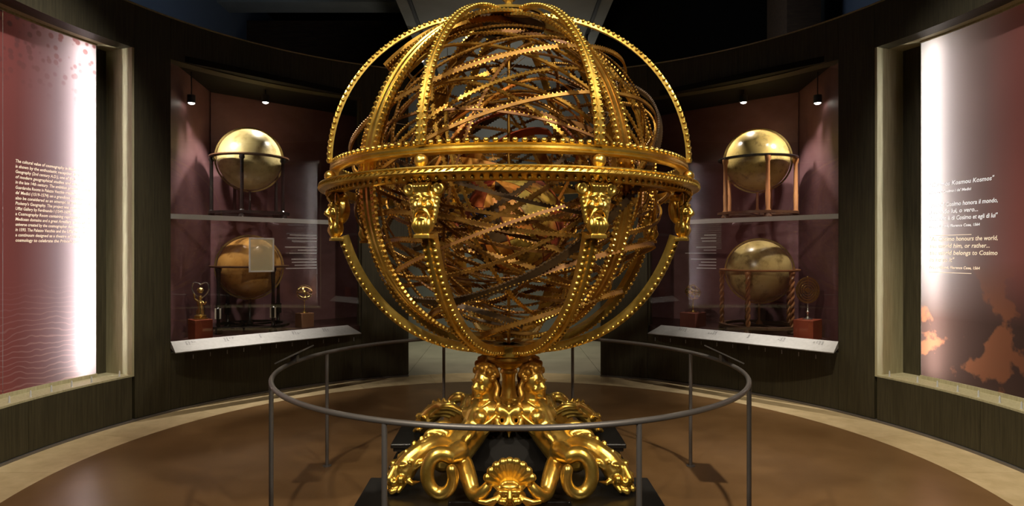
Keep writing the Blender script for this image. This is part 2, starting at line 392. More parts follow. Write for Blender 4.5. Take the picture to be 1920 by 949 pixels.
def track_lamp(x, y, label):
    t = thing('track_spotlight', label, 'spotlight', (x, y, 4.18), 0, 'spotlights of the passage track')
    obj('stem', MB().lathe([(.012, .08), (.012, .30)], 10), 'black_metal', t, local=True)
    obj('housing', MB().lathe([(.03, .09), (.055, .08), (.055, 0.0), (.05, 0.0), (.045, .03)], 18), 'white_board', t, local=True)
    obj('lens', MB().ell((0, 0, .0), (.042, .042, .02), 14, 8), 'lens', t, local=True)
    obj('lower_lens', MB().ell((0, -.01, -.06), (.026, .026, .026), 12, 8), 'lens', t, local=True)
track_lamp(1.12, 8.55, 'white track spotlight hanging right of the gilded dome')
track_lamp(-1.12, 8.55, 'white track spotlight hanging left behind the gilded dome')

# ------------------------------------------------------------------ lit graphic panels in the niches
def text_mesh(lines, size, pitch, a_left, z_top, sgn, inks, parent, maxw):
    # lettering wrapped on the curved sheet; sgn: reading direction (+1 towards growing angle)
    for i, t in enumerate(lines):
        if not t: continue
        cu = bpy.data.curves.new('t', 'FONT'); cu.body = t[0] if isinstance(t, tuple) else t; k = t[1] if isinstance(t, tuple) else 1
        cu.size = size*k; cu.shear = .18 if sgn > 0 else 0; cu.extrude = 0; cu.resolution_u = 2; cu.offset = .0006
        o = bpy.data.objects.new('t', cu); col.objects.link(o); dg = bpy.context.evaluated_depsgraph_get()
        me = bpy.data.meshes.new_from_object(o.evaluated_get(dg)); bpy.data.objects.remove(o); bpy.data.curves.remove(cu)
        wd = max(v.co.x for v in me.vertices); f = min(1, maxw/wd); off = wloc(parent)
        for v in me.vertices:
            a = a_left+sgn*math.degrees(v.co.x*f/3.776); x, y = pol(3.776, a)
            v.co = Vector((x, y, z_top-pitch*i+v.co.y))-off
        me.name = 'text_line'; stuff(obj('text_line', me, inks[i] if isinstance(inks, list) else inks, parent))
LEFT_TXT = ["The cultural value of cosmography in Medici Florence", "is shown by the enthusiastic reception of Ptolemy's", "Geography (2nd century A.D.), one of the foundations",
 "of modern geographical studies and cartography,", "in the late 14th century. The ambition presented by the", "Guardaroba Rooms in Palazzo Vecchio created by Cosimo I",
 "de' Medici (1519-1574) on a grandiose cosmographic", "also be considered as an attempt to translate and", "Ptolemy's Geography. The project was resumed in the",
 "Uffizi Gallery by Ferdinando I (1549-1609), who had built", "a Cosmography Room containing representations of", "Medicean domains and a great Armillary sphere of the",
 "universe created by the cosmographer Antonio Santucci", "in 1593. The Palazzo Vecchio and the Uffizi rooms form", "a continuum designed as a theatre of 16th century", "cosmology to celebrate the Prince's power."]
RIGHT_TXT = [('"Cosmos Kosmou Kosmos"', 1), ("Motto of Cosimo I de' Medici", .62), None, ('"Poiché Cosimo honora il mondo,', 1), ('il mondo lui, o vero...', 1), ('il mondo è di Cosimo et egli di lui"', 1), ('Filippo Giunti, Florence Cose, 1564', .62),
             None, ('"As Cosimo honours the world,', 1), ('the world him, or rather...', 1), ('the world belongs to Cosimo', 1), ('as he to it"', 1), ('Filippo Giunti, Florence Cose, 1564', .62)]
for s, side in ((-1, 'left'), (1, 'right')):
    a0 = 71.26 if s < 0 else 72.4
    x, y = pol(3.80, s*90)
    g = thing('graphic_panel', 'backlit red wall panel with a long block of English text' if s < 0 else 'backlit brown and red wall panel with quotations and a map', 'wall panel', (x, y, .415))
    z0, z1 = .445, 3.315
    for b0, b1 in (((a0, 83.70), (83.76, 115.5)) if s < 0 else ((a0, 94), (94.06, 115.5))):
        m_ = MB(); n = int((b1-b0)/1.0); 
        for i in range(n+1):
            px_, py_ = pol(3.78, s*(b0+(b1-b0)*i/n)); m_.v += [(px_, py_, z0), (px_, py_, z1)]
        m_.f = [(2*i, 2*i+2, 2*i+3, 2*i+1) for i in range(n)]
        obj('printed_sheet', m_, 'print_'+side, g, 60)
    obj('back_board', MB().sector(3.985, 4.0, s*(a0-.25), s*115.8, .43, 3.32), 'grey_board', g, 30)
    obj('side_return', MB().sector(3.785, 3.985, s*(a0-.25), s*(a0-.08), .43, 3.32, .2), 'dark_wood', g, 30)
    obj('foot_rail', MB().sector(3.765, 3.80, s*a0, s*115.5, .415, .445), 'pale_wood', g, 30)
    obj('head_rail', MB().sector(3.765, 3.80, s*a0, s*115.5, 3.315, 3.33), 'pale_wood', g, 30)
    for a in (a0+1.7,):
        x, y = pol(3.89, s*a); obj('light_tube', MB().lathe([(.016, .03), (.016, 2.86)], 10, (x, y, .43)), 'tube_glow', g)
    if s < 0: text_mesh(LEFT_TXT, .034, .0405, -82.2, 2.195, 1, 'glow_cream_ink', g, .66)
    else:
        inks = ['glow_white_ink']*8+['glow_cream_ink']*5
        text_mesh(RIGHT_TXT, .050, .0575, 73.6, 2.06, 1, inks, g, .60)
        for zz in (1.645, 1.335): obj('rule_line', MB().sector(3.774, 3.776, 73.6, 79.3, zz, zz+.004, .5), 'glow_cream_ink', g)

# ------------------------------------------------------------------ display cases
A = {s: Vector((s*3.15, 5.937, 0)) for s in (-1, 1)}; B = {s: Vector((s*1.686, 7.424, 0)) for s in (-1, 1)}
CC = {s: Vector((s*3.36, 7.2, 0)) for s in (-1, 1)}; DD = {s: Vector((s*1.95, 8.55, 0)) for s in (-1, 1)}
OUT = {s: Vector((s*.7125, .7017, 0)) for s in (-1, 1)}
ALONG = {s: (B[s]-A[s]).normalized() for s in (-1, 1)}
def slab(p, q, nrm, t, z0, z1): return MB().prism([(p.x, p.y), (q.x, q.y), (q.x+nrm.x*t, q.y+nrm.y*t), (p.x+nrm.x*t, p.y+nrm.y*t)], z0, z1)
for s, side in ((-1, 'left'), (1, 'right')):
    a, b, c, d, o_, al = A[s], B[s], CC[s], DD[s], OUT[s], ALONG[s]
    mid = (a+b)/2
    t = thing('display_case', 'tall built-in glass case of globes left of the great sphere' if s < 0 else 'tall built-in glass case of globes right of the great sphere', 'display case', (mid.x, mid.y, 0), 0, 'built-in globe cases')
    obj('back_panel', slab(c, d, o_, .04, 0, 3.5), 'case_print', t, 0)
    obj('side_panel', slab(a+o_*.06, c+o_*.02, Vector((s, 0, 0)), .03, 0, 3.5), 'case_print', t, 0)
    obj('side_panel', slab(b+o_*.06, d+o_*.02, Vector((-s, 0, 0)), .03, 0, 3.5), 'dark_wood', t, 0)
    ins = [(a+o_*.04), (b+o_*.04), d, c]
    obj('case_floor', MB().prism([(p.x, p.y) for p in ins], .58, .64), 'case_floor', t, 0)
    obj('case_ceiling', MB().prism([(p.x, p.y) for p in ins], 3.34, 3.40), 'core_dark', t, 0)
    obj('glass_pane', slab(a+al*.01+o_*.03, b-al*.01+o_*.03, o_, .008, .64, 3.34), 'pane_glass', t, 0)
    sh = slab(a+al*.05+o_*.09, a+al*1.72+o_*.09, o_, .80, 1.835, 1.87)
    sh_o = obj('shelf', sh, 'pane_glass', t, 0)
    obj('shelf_edge', slab(a+al*.02+o_*.075, a+al*1.72+o_*.075, o_, .015, 1.828, 1.876), 'shelf_edge', sh_o, 0)
    # slanted label rail with rows of tiny lettering
    p, q = a-al*.0+o_*.0, a+al*1.90
    inn = -o_
    v = [p+Vector((0, 0, .665)), q+Vector((0, 0, .665)), q+inn*.13+al*.10+Vector((0, 0, .575)), p+inn*.13+Vector((0, 0, .575)),
         p+Vector((0, 0, .60)), q+Vector((0, 0, .60)), q+inn*.13+al*.10+Vector((0, 0, .567)), p+inn*.13+Vector((0, 0, .567))]
    m_ = MB().add(v, [(0, 1, 2, 3), (7, 6, 5, 4), (0, 4, 5, 1), (1, 5, 6, 2), (2, 6, 7, 3), (3, 7, 4, 0)])
    rail = obj('label_rail', m_, 'rail_metal', t, 0)
    txt = MB(); sl = (inn*.13+Vector((0, 0, -.09))); nn = al.cross(sl).normalized(); nn = nn if nn.z > 0 else -nn
    for blk in range(5):
        for r in range(4):
            base = p+al*(.12+.36*blk)+sl*(.14+.09*r)+Vector((0, 0, .665))+nn*.0012
            for wd in range(random.randint(2, 4) if blk != 2 else 1):
                l = random.uniform(.010, .022); q0 = base+al*(.026*wd)
                txt.add([q0, q0+al*l, q0+al*l+sl*.028, q0+sl*.028], [(0, 1, 2, 3)])
    stuff(obj('printed_captions', txt, 'black_metal', rail, 0))
    # printed paragraph on the back panel
    tp = MB(); bw = (d-c).normalized()
    for r in range(12):
        if r in (3, 7): continue
        L = random.uniform(.16, .46)
        q0 = c+bw*((1.30-L) if s < 0 else .98)-o_*.004+Vector((0, 0, 1.72-.038*r))
        tp.add([q0, q0+bw*L, q0+bw*L+Vector((0, 0, .012)), q0+Vector((0, 0, .012))], [(0, 1, 2, 3)])
    stuff(obj('printed_paragraph', tp, 'caption_ink', t, 0))
    # recessed spots in the case ceiling
    for k, (f, dep, zl) in enumerate(((.30, .33, 3.02), (1.15, .50, 3.20))):
        c0 = a+al*f+o_*dep
        f_o = obj('case_spot', MB().lathe([(.006, 3.345), (.006, zl+.09), (.04, zl+.08), (.042, zl), (.036, zl), (.03, zl+.03)], 16, (c0.x, c0.y, 0), caps=False), 'black_metal', t)
        obj('spot_lens', MB().ell((c0.x, c0.y, zl+.002), (.032, .032, .016), 12, 6), 'lens', f_o)

# lamps of the cases
for s in (-1, 1):
    a, o_, al = A[s], OUT[s], ALONG[s]; kk = 1.0 if s < 0 else .85
    for f, dep, zl, pw in ((.30, .33, 2.99, 60), (1.15, .50, 3.17, 85)):
        c0 = a+al*f+o_*dep; g0 = a+al*.85+o_*.50
        spot((c0.x, c0.y, zl), (g0.x, g0.y, 2.3), pw*kk, 84, .5, .03, (1, .92, .82))
    for f, pw in ((.25, 150), (1.55, 150)):       # added unseen spots at the case top brighten the lower floor
        c0 = a+al*f+o_*.08; g1 = a+al*.85+o_*.45
        spot((c0.x, c0.y, 3.30), (g1.x, g1.y, 1.0), pw*kk, 50, .6, .03, (1, .92, .82))

# ------------------------------------------------------------------ globes on stands
def globe_on_stand(name, label, loc, rz, R, zc, gm, legm, ringm, style, nleg=4, group='library globes in the cases'):
    t = thing(name, label, 'globe', loc, rz, group)
    M = Matrix.Rotation(R_(90), 3, 'X')
    g = obj('globe', MB().ell((0, 0, 0), R, 48, 32), gm, t, local=True, loc=(0, 0, zc)); g.rotation_euler = (R_(12), R_(18), 0)
    mer = MB(); n = 64
    prof = [(R*1.02, -.008), (R*1.075, -.008), (R*1.075, .008), (R*1.02, .008)]
    mer.lathe(prof, n, closed=True); mer.v = [tuple(Matrix.Rotation(math.atan2(-loc[0], loc[1])*1.0-rz, 3, 'Z') @ (M @ Vector(p))+Vector((0, 0, zc))) for p in mer.v]
    obj('meridian_ring', mer, 'brass', t, local=True)
    hr = 1.24*R; z0 = zc+.012
    obj('horizon_ring', MB().lathe([(R*1.09, z0-.012), (hr*.97, z0-.012), (hr, z0-.002), (hr, z0+.010), (R*1.09, z0+.010)], 56, closed=True), ringm, t, local=True)
    lr = hr*.93
    for k in range(nleg):
        a = 2*math.pi*(k+.5)/nleg; x, y = lr*math.cos(a), lr*math.sin(a); zt = z0-.012
        if style == 'twist':
            n = 40; mb = MB(); zb = .07
            for ph in (0, math.pi):
                mb.tube([(x+.013*math.cos(i*.62+ph), y+.013*math.sin(i*.62+ph), zb+(zt-zb-.02)*i/n) for i in range(n+1)], .015, 8)
            mb.lathe([(.03, zt-.03), (.034, zt-.015), (.03, zt)], 14, (x, y, 0))
        else:
            h = zt-.05
            prof = {'post': [(.030, 0), (.034, .03), (.020, .045), (.018, h*.5), (.018, h-.05), (.030, h-.03), (.026, h)],
                    'column': [(.032, 0), (.032, .03), (.022, .05), (.026, h*.35), (.023, h*.36), (.020, h-.06), (.030, h-.04), (.032, h)],
                    'taper': [(.036, 0), (.02, .02), (.018, h*.16), (.036, h*.18), (.036, h*.34), (.022, h*.36), (.016, h*.6), (.024, h-.05), (.034, h-.02), (.034, h)]}[style]
            mb = MB().lathe([(r, z+.05) for r, z in prof], 14, (x, y, 0))
        lg = obj('leg', mb, legm, t, local=True)
        if style == 'taper': obj('leg_block', MB().box((x, y, .05+h*.26), (.062, .062, h*.17)), 'ivory' if k == nleg-1 or k == 2 else 'ebony', lg, 0, local=True)
        obj('foot', MB().lathe([(.030, 0), (.045, .012), (.042, .03), (.03, .05), (.03, .072)], 14, (x, y, 0)), 'walnut' if legm != 'ebony' else 'ebony', lg, local=True)
    st = MB().lathe([(lr-.035, .05), (lr+.035, .05), (lr+.035, .078), (lr-.035, .078)], 40, closed=True)
    for k in range(2): st.box((0, 0, .062), (2*lr, .05, .022), Matrix.Rotation(math.pi*(k/2+.25), 3, 'Z'))
    obj('stretcher', st, 'walnut' if legm != 'ebony' else 'ebony', t, local=True)
    obj('pivot_post', MB().lathe([(.04, .07), (.03, .10), (.014, .12), (.014, zc-R*1.07), (.02, zc-R*1.05)], 14), legm, t, local=True)
    return t
globe_on_stand('terrestrial_globe', 'pale yellow globe on straight black legs, upper shelf of left case', (-2.83, 6.99, 1.871), .5, .335, .665, 'globe_pale', 'ebony', 'walnut', 'post', 5)
globe_on_stand('terrestrial_globe', 'glossy amber globe on lower floor of left case, with ivory leg blocks', (-2.83, 6.99, .641), .25, .335, .70, 'globe_amber', 'ebony', 'walnut', 'taper', 4)
globe_on_stand('terrestrial_globe', 'straw yellow globe on orange wooden column legs, upper shelf of right case', (2.80, 6.97, 1.871), .2, .335, .65, 'globe_straw', 'leg_wood', 'ebony', 'column', 5)
globe_on_stand('celestial_globe', 'mottled brown globe on twisted wooden legs, floor of right case', (2.82, 6.97, .641), .9, .338, .66, 'globe_umber', 'leg_wood', 'leg_wood', 'twist', 5)

# ------------------------------------------------------------------ small instruments on blocks
def block(label, loc, rz, d, m_):
    o = obj('display_block', MB().box((0, 0, d[2]/2), d), m_, smooth=0, local=True, loc=loc); o.rotation_euler = (0, 0, rz)
    bv = o.modifiers.new('bevel', 'BEVEL'); bv.width = .004; bv.segments = 2
    return tag(o, label, 'block', 'display blocks in the cases')
def mini_armillary(name, label, loc, rz, R, zc, m_):
    t = thing(name, label, 'armillary', loc, rz, 'small brass instruments')
    obj('foot', MB().lathe([(.045, 0), (.045, .006), (.02, .012), (.012, .03)], 18), m_, t, local=True)
    obj('stem', MB().lathe([(.010, .02), (.007, .05), (.013, .06), (.006, .075), (.006, zc-R)], 12), m_, t, local=True)
    for i, (ax, an) in enumerate((('X', 90), ('X', 0), ('Y', 66), ('X', 40), ('Y', 24))):
        b = MB().lathe([(R*.93, -.007), (R, -.007), (R, .007), (R*.93, .007)], 40, closed=True); q = Matrix.Rotation(R_(an), 3, ax)
        b.v = [tuple(q @ Vector(p)+Vector((0, 0, zc))) for p in b.v]; obj('hoop', b, m_, t, local=True)
    obj('core_ball', MB().ell((0, 0, zc), R*.24, 16, 10), m_, t, local=True)
    return t
FR = R_(44)
block('red display block under the gold figure instrument, left case', (-3.03, 6.27, .641), -FR, (.19, .17, .20), 'red_block')
t = thing('figure_clock', 'small gilded figure holding a lyre-shaped ring on a red block', 'figurine', (-3.03, 6.27, .842), 0, 'small brass instruments')
obj('base', MB().lathe([(.07, 0), (.07, .012), (.05, .02), (.06, .035), (.03, .05)], 20), 'brass', t, local=True)
fig = MB(); fig.chain([(0, 0, .04), (.005, 0, .10), (-.005, 0, .16)], [.035, .028, .03]); fig.ell((0, 0, .215), (.02, .022, .027)); fig.chain([(-.02, 0, .17), (-.055, 0, .20), (-.06, -.01, .25)], [.014, .011, .009]); fig.chain([(.02, 0, .17), (.05, -.02, .15), (.07, -.03, .17)], [.014, .011, .009]); fig.chain([(0, 0, .18), (0, 0, .215)], .012)
fig.chain([(-.02, 0, .02), (-.025, 0, .08)], .018); fig.chain([(.02, 0, .02), (.02, 0, .08)], .018)
obj('figure', blend(fig, .004, 3), 'brass', t, local=True)
for s_ in (-1, 1): obj('lyre_arm', MB().tube(catmull([(0, 0, .20), (s_*.06, 0, .25), (s_*.085, 0, .31), (s_*.065, 0, .36), (s_*.02, 0, .355), (0, 0, .34)], 5), .007, 8), 'silver', t, local=True)
obj('sun_ball', MB().ell((0, 0, .285), .032, 16, 10), 'brass', t, local=True)
block('tan display block under the small armillary, left case', (-2.32, 7.30, .641), -FR, (.165, .15, .165), 'tan_block')
mini_armillary('small_armillary', 'small brass armillary on a tan block in the left case', (-2.32, 7.30, .807), .4, .088, .235, 'brass')
block('dark red display block under the small armillary, right case', (2.21, 7.38, .641), FR, (.25, .20, .165), 'dim_block')
mini_armillary('small_armillary', 'small brass armillary on a dark red block in the right case', (2.21, 7.38, .807), .9, .092, .235, 'brass')
block('orange red display block under the ringed brass disc', (3.035, 6.30, .641), FR, (.24, .19, .195), 'red_block')
t = thing('planetary_disc', 'brass disc of concentric planet rings on an orange red block', 'instrument', (3.035, 6.30, .837), R_(10), 'small brass instruments')
obj('foot', MB().lathe([(.05, 0), (.05, .006), (.022, .014), (.012, .03)], 18), 'silver', t, local=True)
obj('stem', MB().lathe([(.012, .02), (.009, .06), (.018, .075), (.008, .09), (.008, .16)], 12), 'silver', t, local=True)
Mx = Matrix.Rotation(R_(90), 3, 'X')
for r0, r1 in ((.112, .132), (.088, .103), (.066, .076), (.042, .052), (.0, .026)):
    b = MB().lathe([(max(r0, .001), -.004), (r1, -.004), (r1, .004), (max(r0, .001), .004)], 40, closed=True); b.v = [tuple(Mx @ Vector(p)+Vector((0, 0, .29))) for p in b.v]
    obj('ring', b, 'brass', t, local=True)
for k in range(3): obj('spoke', MB().box((0, 0, .29), (.25, .005, .006), Matrix.Rotation(math.pi*k/2+.4*(k == 2), 3, 'Y')), 'brass', t, 0, local=True)
obj('cap', MB().ell((0, 0, .425), .009, 10, 8), 'brass', t, local=True)
# translucent sheet added before the amber globe, imitating a reflection in the glass
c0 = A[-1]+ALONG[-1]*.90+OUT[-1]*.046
t = thing('reflection_sheet', 'pale framed sheet imitating a reflection in the glass before the amber globe', 'sheet', (c0.x, c0.y, 1.30))
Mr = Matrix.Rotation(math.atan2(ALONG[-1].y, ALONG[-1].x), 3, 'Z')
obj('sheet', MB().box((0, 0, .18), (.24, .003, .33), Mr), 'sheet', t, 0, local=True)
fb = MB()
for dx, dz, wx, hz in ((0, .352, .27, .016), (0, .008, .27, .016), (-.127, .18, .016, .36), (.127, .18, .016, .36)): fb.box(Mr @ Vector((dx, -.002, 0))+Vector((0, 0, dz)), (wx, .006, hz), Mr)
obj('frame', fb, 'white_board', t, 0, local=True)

# ------------------------------------------------------------------ guard railing
RR = 1.385; RX, RY = .03, 3.9
t = thing('guard_railing', 'thin grey metal ring railing on posts around the gilded sphere', 'railing', (RX, RY, 0))
obj('handrail', MB().torus((0, 0, .80), RR, .0135, n=128, seg=10), 'iron', t, local=True)
for k in range(8):
    a = R_(22.5+45*k); x, y = RR*math.sin(a), -RR*math.cos(a)
    p = obj('post', MB().lathe([(.0125, 0), (.0125, .79)], 12, (x, y, 0)), 'iron', t, local=True)
    obj('foot_plate', MB().lathe([(.03, 0), (.03, .006), (.0125, .008)], 16, (x, y, 0)), 'iron', p, local=True)
for s in (-1, 1):
    a = R_(s*96); x, y = RR*math.sin(a), -RR*math.cos(a)
    b = obj('plate_bracket', MB().box((x*1.0, y, .825), (.04, .05, .04)), 'iron', t, 0, local=True)
    obj('label_plate', MB().box((x*1.0, y, .85), (.16, .32, .008), Matrix.Rotation(R_(s*25), 3, 'Y')), 'iron', b, 0, local=True)

# ------------------------------------------------------------------ black plinth
def plan(h, n, dpt):   # square of half-width h with a notch (half-width n, depth dpt) in each side
    q = []
    for k in range(4):
        a = k*math.pi/2; cs, sn = math.cos(a), math.sin(a)
        for x, y in ((-h, -h), (-n, -h), (-n, -h+dpt), (n, -h+dpt), (n, -h)): q.append((x*cs-y*sn, x*sn+y*cs))
    return q
t = thing('plinth', 'black stepped plinth with notched sides under the gilded figures', 'plinth', (SX, SY, 0))
for nm, h, n, dd, z0, z1 in (('lower_step', .80, .30, .13, 0, .075), ('middle_step', .745, .35, .13, .075, .165), ('cornice', .775, .325, .13, .165, .19), ('top_slab', .79, .31, .13, .19, .22)):
    o = obj(nm, MB().prism(plan(h, n, dd), z0, z1), 'black_plinth', t, 0, local=True)
    bv = o.modifiers.new('bevel', 'BEVEL'); bv.width = .006; bv.segments = 2

# ------------------------------------------------------------------ gilded pedestal with four sirens
ped = thing('sphere_pedestal', 'gilded pedestal of four sirens with coiled tails carrying the sphere', 'pedestal', (SX, SY, .22))
Z0 = .22
def zz(mb): mb.v = [(p[0], p[1], p[2]-Z0) for p in mb.v]; return mb
obj('core_block', zz(MB().lathe([(.36, .22), (.36, .25), (.30, .28), (.22, .40), (.12, .46), (.07, .50)], 8)), 'core_dark', ped, 0, local=True)
obj('column', zz(MB().lathe([(.07, .46), (.085, .50), (.085, .56), (.075, .565), (.075, .60), (.052, .61), (.045, .64), (.040, .72), (.045, .755), (.055, .76), (.055, .775), (.047, .785), (.075, .80), (.09, .83)], 32)), 'gold', ped, local=True)
obj('capital', zz(MB().lathe([(.09, .825), (.12, .835), (.135, .85), (.135, .868)], 40)), 'old_gold', ped, local=True)
# siren: u outward (+x), v sideways (+y), z up
sb = MB()
HX, HZ, HS = .205, .735, 1.22           # head centre and scale
def hp(x, y, z): return (HX+x*HS, y*HS, HZ+z*HS)
def hr(*r): return tuple(q*HS for q in r)
sb.ell(hp(0, 0, 0), hr(.056, .052, .070)); sb.ell(hp(.033, 0, -.02), hr(.026, .036, .042))
sb.chain([hp(.054, 0, .0), hp(.066, 0, -.022)], [.008, .014]); sb.ell(hp(.063, 0, -.028), hr(.010, .014, .008))
for k in (-1, 1):
    sb.ell(hp(.051, .022*k, .010), hr(.010, .019, .006)); sb.ell(hp(.049, .021*k, -.006), hr(.007, .011, .007)); sb.ell(hp(.043, .027*k, -.030), hr(.014, .018, .018))
sb.ell(hp(.056, 0, -.043), hr(.009, .017, .0045)); sb.ell(hp(.054, 0, -.051), hr(.009, .014, .0055)); sb.ell(hp(.045, 0, -.066), hr(.018, .020, .012))
sb.chain([(.195, 0, .69), (.19, 0, .60)], [.046, .056])
sb.ell((.205, 0, .575), (.080, .125, .06)); sb.ell((.225, 0, .53), (.075, .11, .07))
for k in (-1, 1):
    sb.ell((.285, .054*k, .545), (.042, .047, .042)); sb.ell((.325, .054*k, .543), .008)
    sb.ell((.19, .130*k, .575), (.045, .04, .045)); sb.chain(catmull([(.19, .140*k, .58), (.17, .170*k, .55), (.20, .175*k, .50), (.235, .150*k, .50), (.235, .140*k, .535)], 5), lerps([.035, .032, .028, .022, .018], 5))
sb.chain(catmull([(.235, 0, .53), (.29, 0, .46), (.37, 0, .41), (.44, 0, .37), (.52, 0, .35)], 5), lerps([.095, .084, .094, .098, .08], 5), 16)
sb.ell((.43, 0, .405), (.075, .08, .065))
for k in (1,):
    c = Vector((.700, .200*k, .362)); hd = Vector((.7071, -.7071*k, 0)); up = Vector((0, 0, 1)); sp = []; rd = []
    for i in range(31):
        u = i/30; a = R_(125-330*u); r = .100-.012*u
        sp.append(c+hd*(math.cos(a)*r*.74)+up*(math.sin(a)*r)+Vector((.05*u, .05*k*u, 0))); rd.append(.041-.012*u)
    lead = catmull([(.47, .05*k, .37), (.53, .13*k, .41), (.59, .20*k, .445), sp[0]], 5)[:-1]
    sb.chain(lead+sp, lerps([.075, .066, .055, .041], 5)[:-1]+rd, 14)
    sb.chain(catmull([(.48, .06*k, .36), (.55, .20*k, .37), (.59, .29*k, .325), (.61, .345*k, .276), (.62, .40*k, .275), (.61, .435*k, .31), (.59, .45*k, .345)], 5), lerps([.06, .052, .046, .040, .036, .030, .022], 5), 12)
for k in (-1, 1):                       # fluttering leaves over the hips
    for j in range(3): sb.chain(catmull([(.36+.05*j, .07*k, .46-.02*j), (.41+.05*j, .115*k, .495-.03*j), (.46+.05*j, .150*k, .49-.035*j), (.50+.045*j, .155*k, .465-.035*j)], 4), lerps([.022, .026, .022, .008], 4), 10)
body_me = blend(sb, .0062, 3, 'siren_body')
hb = MB()
rnd = random.Random(3)
for i in range(90):
    th = rnd.uniform(0, 2*math.pi); ph = rnd.uniform(-.25, 1.5)
    x, y, z = math.cos(ph)*math.cos(th), math.cos(ph)*math.sin(th), math.sin(ph)
    if x > .40 and z < .62: continue
    hb.ell((.200+x*.074, y*.074, .765+z*.066), rnd.uniform(.013, .021), 8, 6)
for k in (-1, 1): hb.chain(catmull([(.185, .068*k, .74), (.18, .085*k, .70), (.20, .095*k, .66), (.19, .105*k, .62), (.215, .11*k, .59)], 4), .016, 8)
hb.ell((.192, 0, .772), (.068, .067, .064))
hair_me = blend(hb, .005, 1, 'hair')
db = MB()
for i, (dz, rr) in enumerate(((0, .011), (-.018, .009), (-.034, .009), (-.05, .007))):
    db.tube(catmull([(.20, -.125, .575+dz*.3), (.285-i*.004, -.09, .51+dz), (.318+i*.003, 0, .478+dz), (.285-i*.004, .09, .51+dz), (.20, .125, .575+dz*.3)], 6), rr, 8)
db.tube(catmull([(.235, -.085, .635), (.275, -.05, .60), (.29, 0, .59), (.275, .05, .60), (.235, .085, .635)], 6), .007, 8)
drape_me = blend(db, .0045, 1, 'drapery')
fb = MB()                                 # sea-monster head at the end of the tail
fb.chain(catmull([(.48, 0, .40), (.56, 0, .435), (.65, 0, .43), (.72, -.03, .38), (.765, -.045, .325), (.80, -.05, .285)], 5), lerps([.05, .05, .052, .062, .068, .054], 5), 14)
rb = random.Random(9); HY = -.045
for k in (-1, 1):
    fb.ell((.80, HY+.034*k, .345), (.022, .018, .020)); fb.ell((.785, HY+.040*k, .372), (.036, .020, .013)); fb.ell((.845, HY+.024*k, .288), (.020, .018, .018)); fb.ell((.815, HY+.05*k, .305), (.024, .022, .024))
    fb.chain([(.73, HY+.055*k, .35), (.72, HY+.09*k, .375), (.68, HY+.11*k, .39)], [.022, .018, .006]); fb.chain([(.77, HY+.055*k, .29), (.765, HY+.085*k, .28), (.73, HY+.10*k, .285)], [.018, .014, .005])
    fb.chain([(.81, HY+.03*k, .262), (.855, HY+.026*k, .246)], .018); fb.chain([(.80, HY+.05*k, .275), (.835, HY+.055*k, .25)], [.016, .012])
fb.chain([(.82, HY, .36), (.855, HY, .305)], [.014, .022])
for i in range(34): fb.ell((.74+rb.uniform(0, .10), HY+rb.uniform(-.062, .062), .265+rb.uniform(0, .12)), rb.uniform(.010, .018), 8, 6)
for i in range(6): fb.ell((.52+.045*i, -.008*i, .487-.008*abs(i-2)-(.03 if i > 4 else 0)-(.01 if i > 3 else 0)), (.018, .010, .020))
head_me = blend(fb, .0055, 2, 'monster_head')
sets = []
for me, m_ in ((body_me, 'gold'), (hair_me, 'old_gold'), (drape_me, 'gold'), (head_me, 'gold')):
    me.materials.append(MATS[m_]); me.transform(Matrix.Translation((0, 0, -Z0)))
    mi = me.copy(); mi.transform(Matrix.Scale(-1, 4, (0, 1, 0))); mi.flip_normals(); sets.append((me, mi))
for k in range(4):
    # left and right sirens mirror each other
    s = obj('siren_figure', sets[0][(0, 1, 0, 1)[k]], None, ped); s.rotation_euler = (0, 0, R_(45+90*k)); h_ = (0, 1, 0, 1)[k]
    obj('hair', sets[1][h_], None, s); obj('drapery', sets[2][h_], None, s); obj('sea_monster_head', sets[3][h_], None, s)
# scallop shells with grotesque fish masks between the sirens (local: +x outward)
sh = MB(); NF = 9
for i in range(NF):
    a = R_(-66+132*i/(NF-1)); sn, cs = math.sin(a), math.cos(a)
    sh.chain([(.70, .020*sn, .325), (.735, .060*sn, .325+.060*cs), (.755, .098*sn, .325+.105*cs), (.765, .122*sn, .325+.138*cs)], [.012, .016, .020, .022], 10)
sh.ell((.705, 0, .37), (.03, .10, .075)); sh.ell((.74, 0, .325), (.03, .05, .022))
for k in (-1, 1): sh.ell((.745, .098*k, .345), (.022, .024, .018)); sh.chain([(.74, .09*k, .35), (.74, .06*k, .318)], .014)
shell_me = blend(sh, .0045, 1, 'shell')
fm = MB()
fm.ell((.735, 0, .275), (.055, .085, .045))
for k in (-1, 1):
    fm.ell((.778, .030*k, .302), (.016, .016, .011)); fm.ell((.775, .036*k, .318), (.020, .03, .009)); fm.ell((.785, .038*k, .270), (.018, .024, .016))
    for j in range(5): fm.chain([(.755, (.035+.006*j)*k, .30-.006*j), (.775, (.070+.012*j)*k, .275-.004*j), (.765, (.088+.016*j)*k, .246+.004*j)], [.012, .015, .012], 8)
fm.chain([(.785, 0, .318), (.803, 0, .290)], [.011, .017]); fm.torus((.795, 0, .258), .021, .009, Matrix.Rotation(R_(90), 3, 'Y'), 16, 8)
mask_low = blend(fm, .0045, 1, 'fish_mask')
pd = MB().chain([(.325, 0, .60), (.335, 0, .545)], .02); pd.ell((.335, 0, .49), (.018, .028, .035)); pd.ell((.345, 0, .53), (.02, .034, .018)); pd.chain([(.335, 0, .46), (.335, 0, .43)], [.016, .006]); pd.chain([(.08, 0, .58), (.325, 0, .60)], .018)
pend_me = blend(pd, .005, 1, 'pendant')
for me in (shell_me, mask_low, pend_me): me.materials.append(MATS['gold']); me.transform(Matrix.Translation((0, 0, -Z0)))
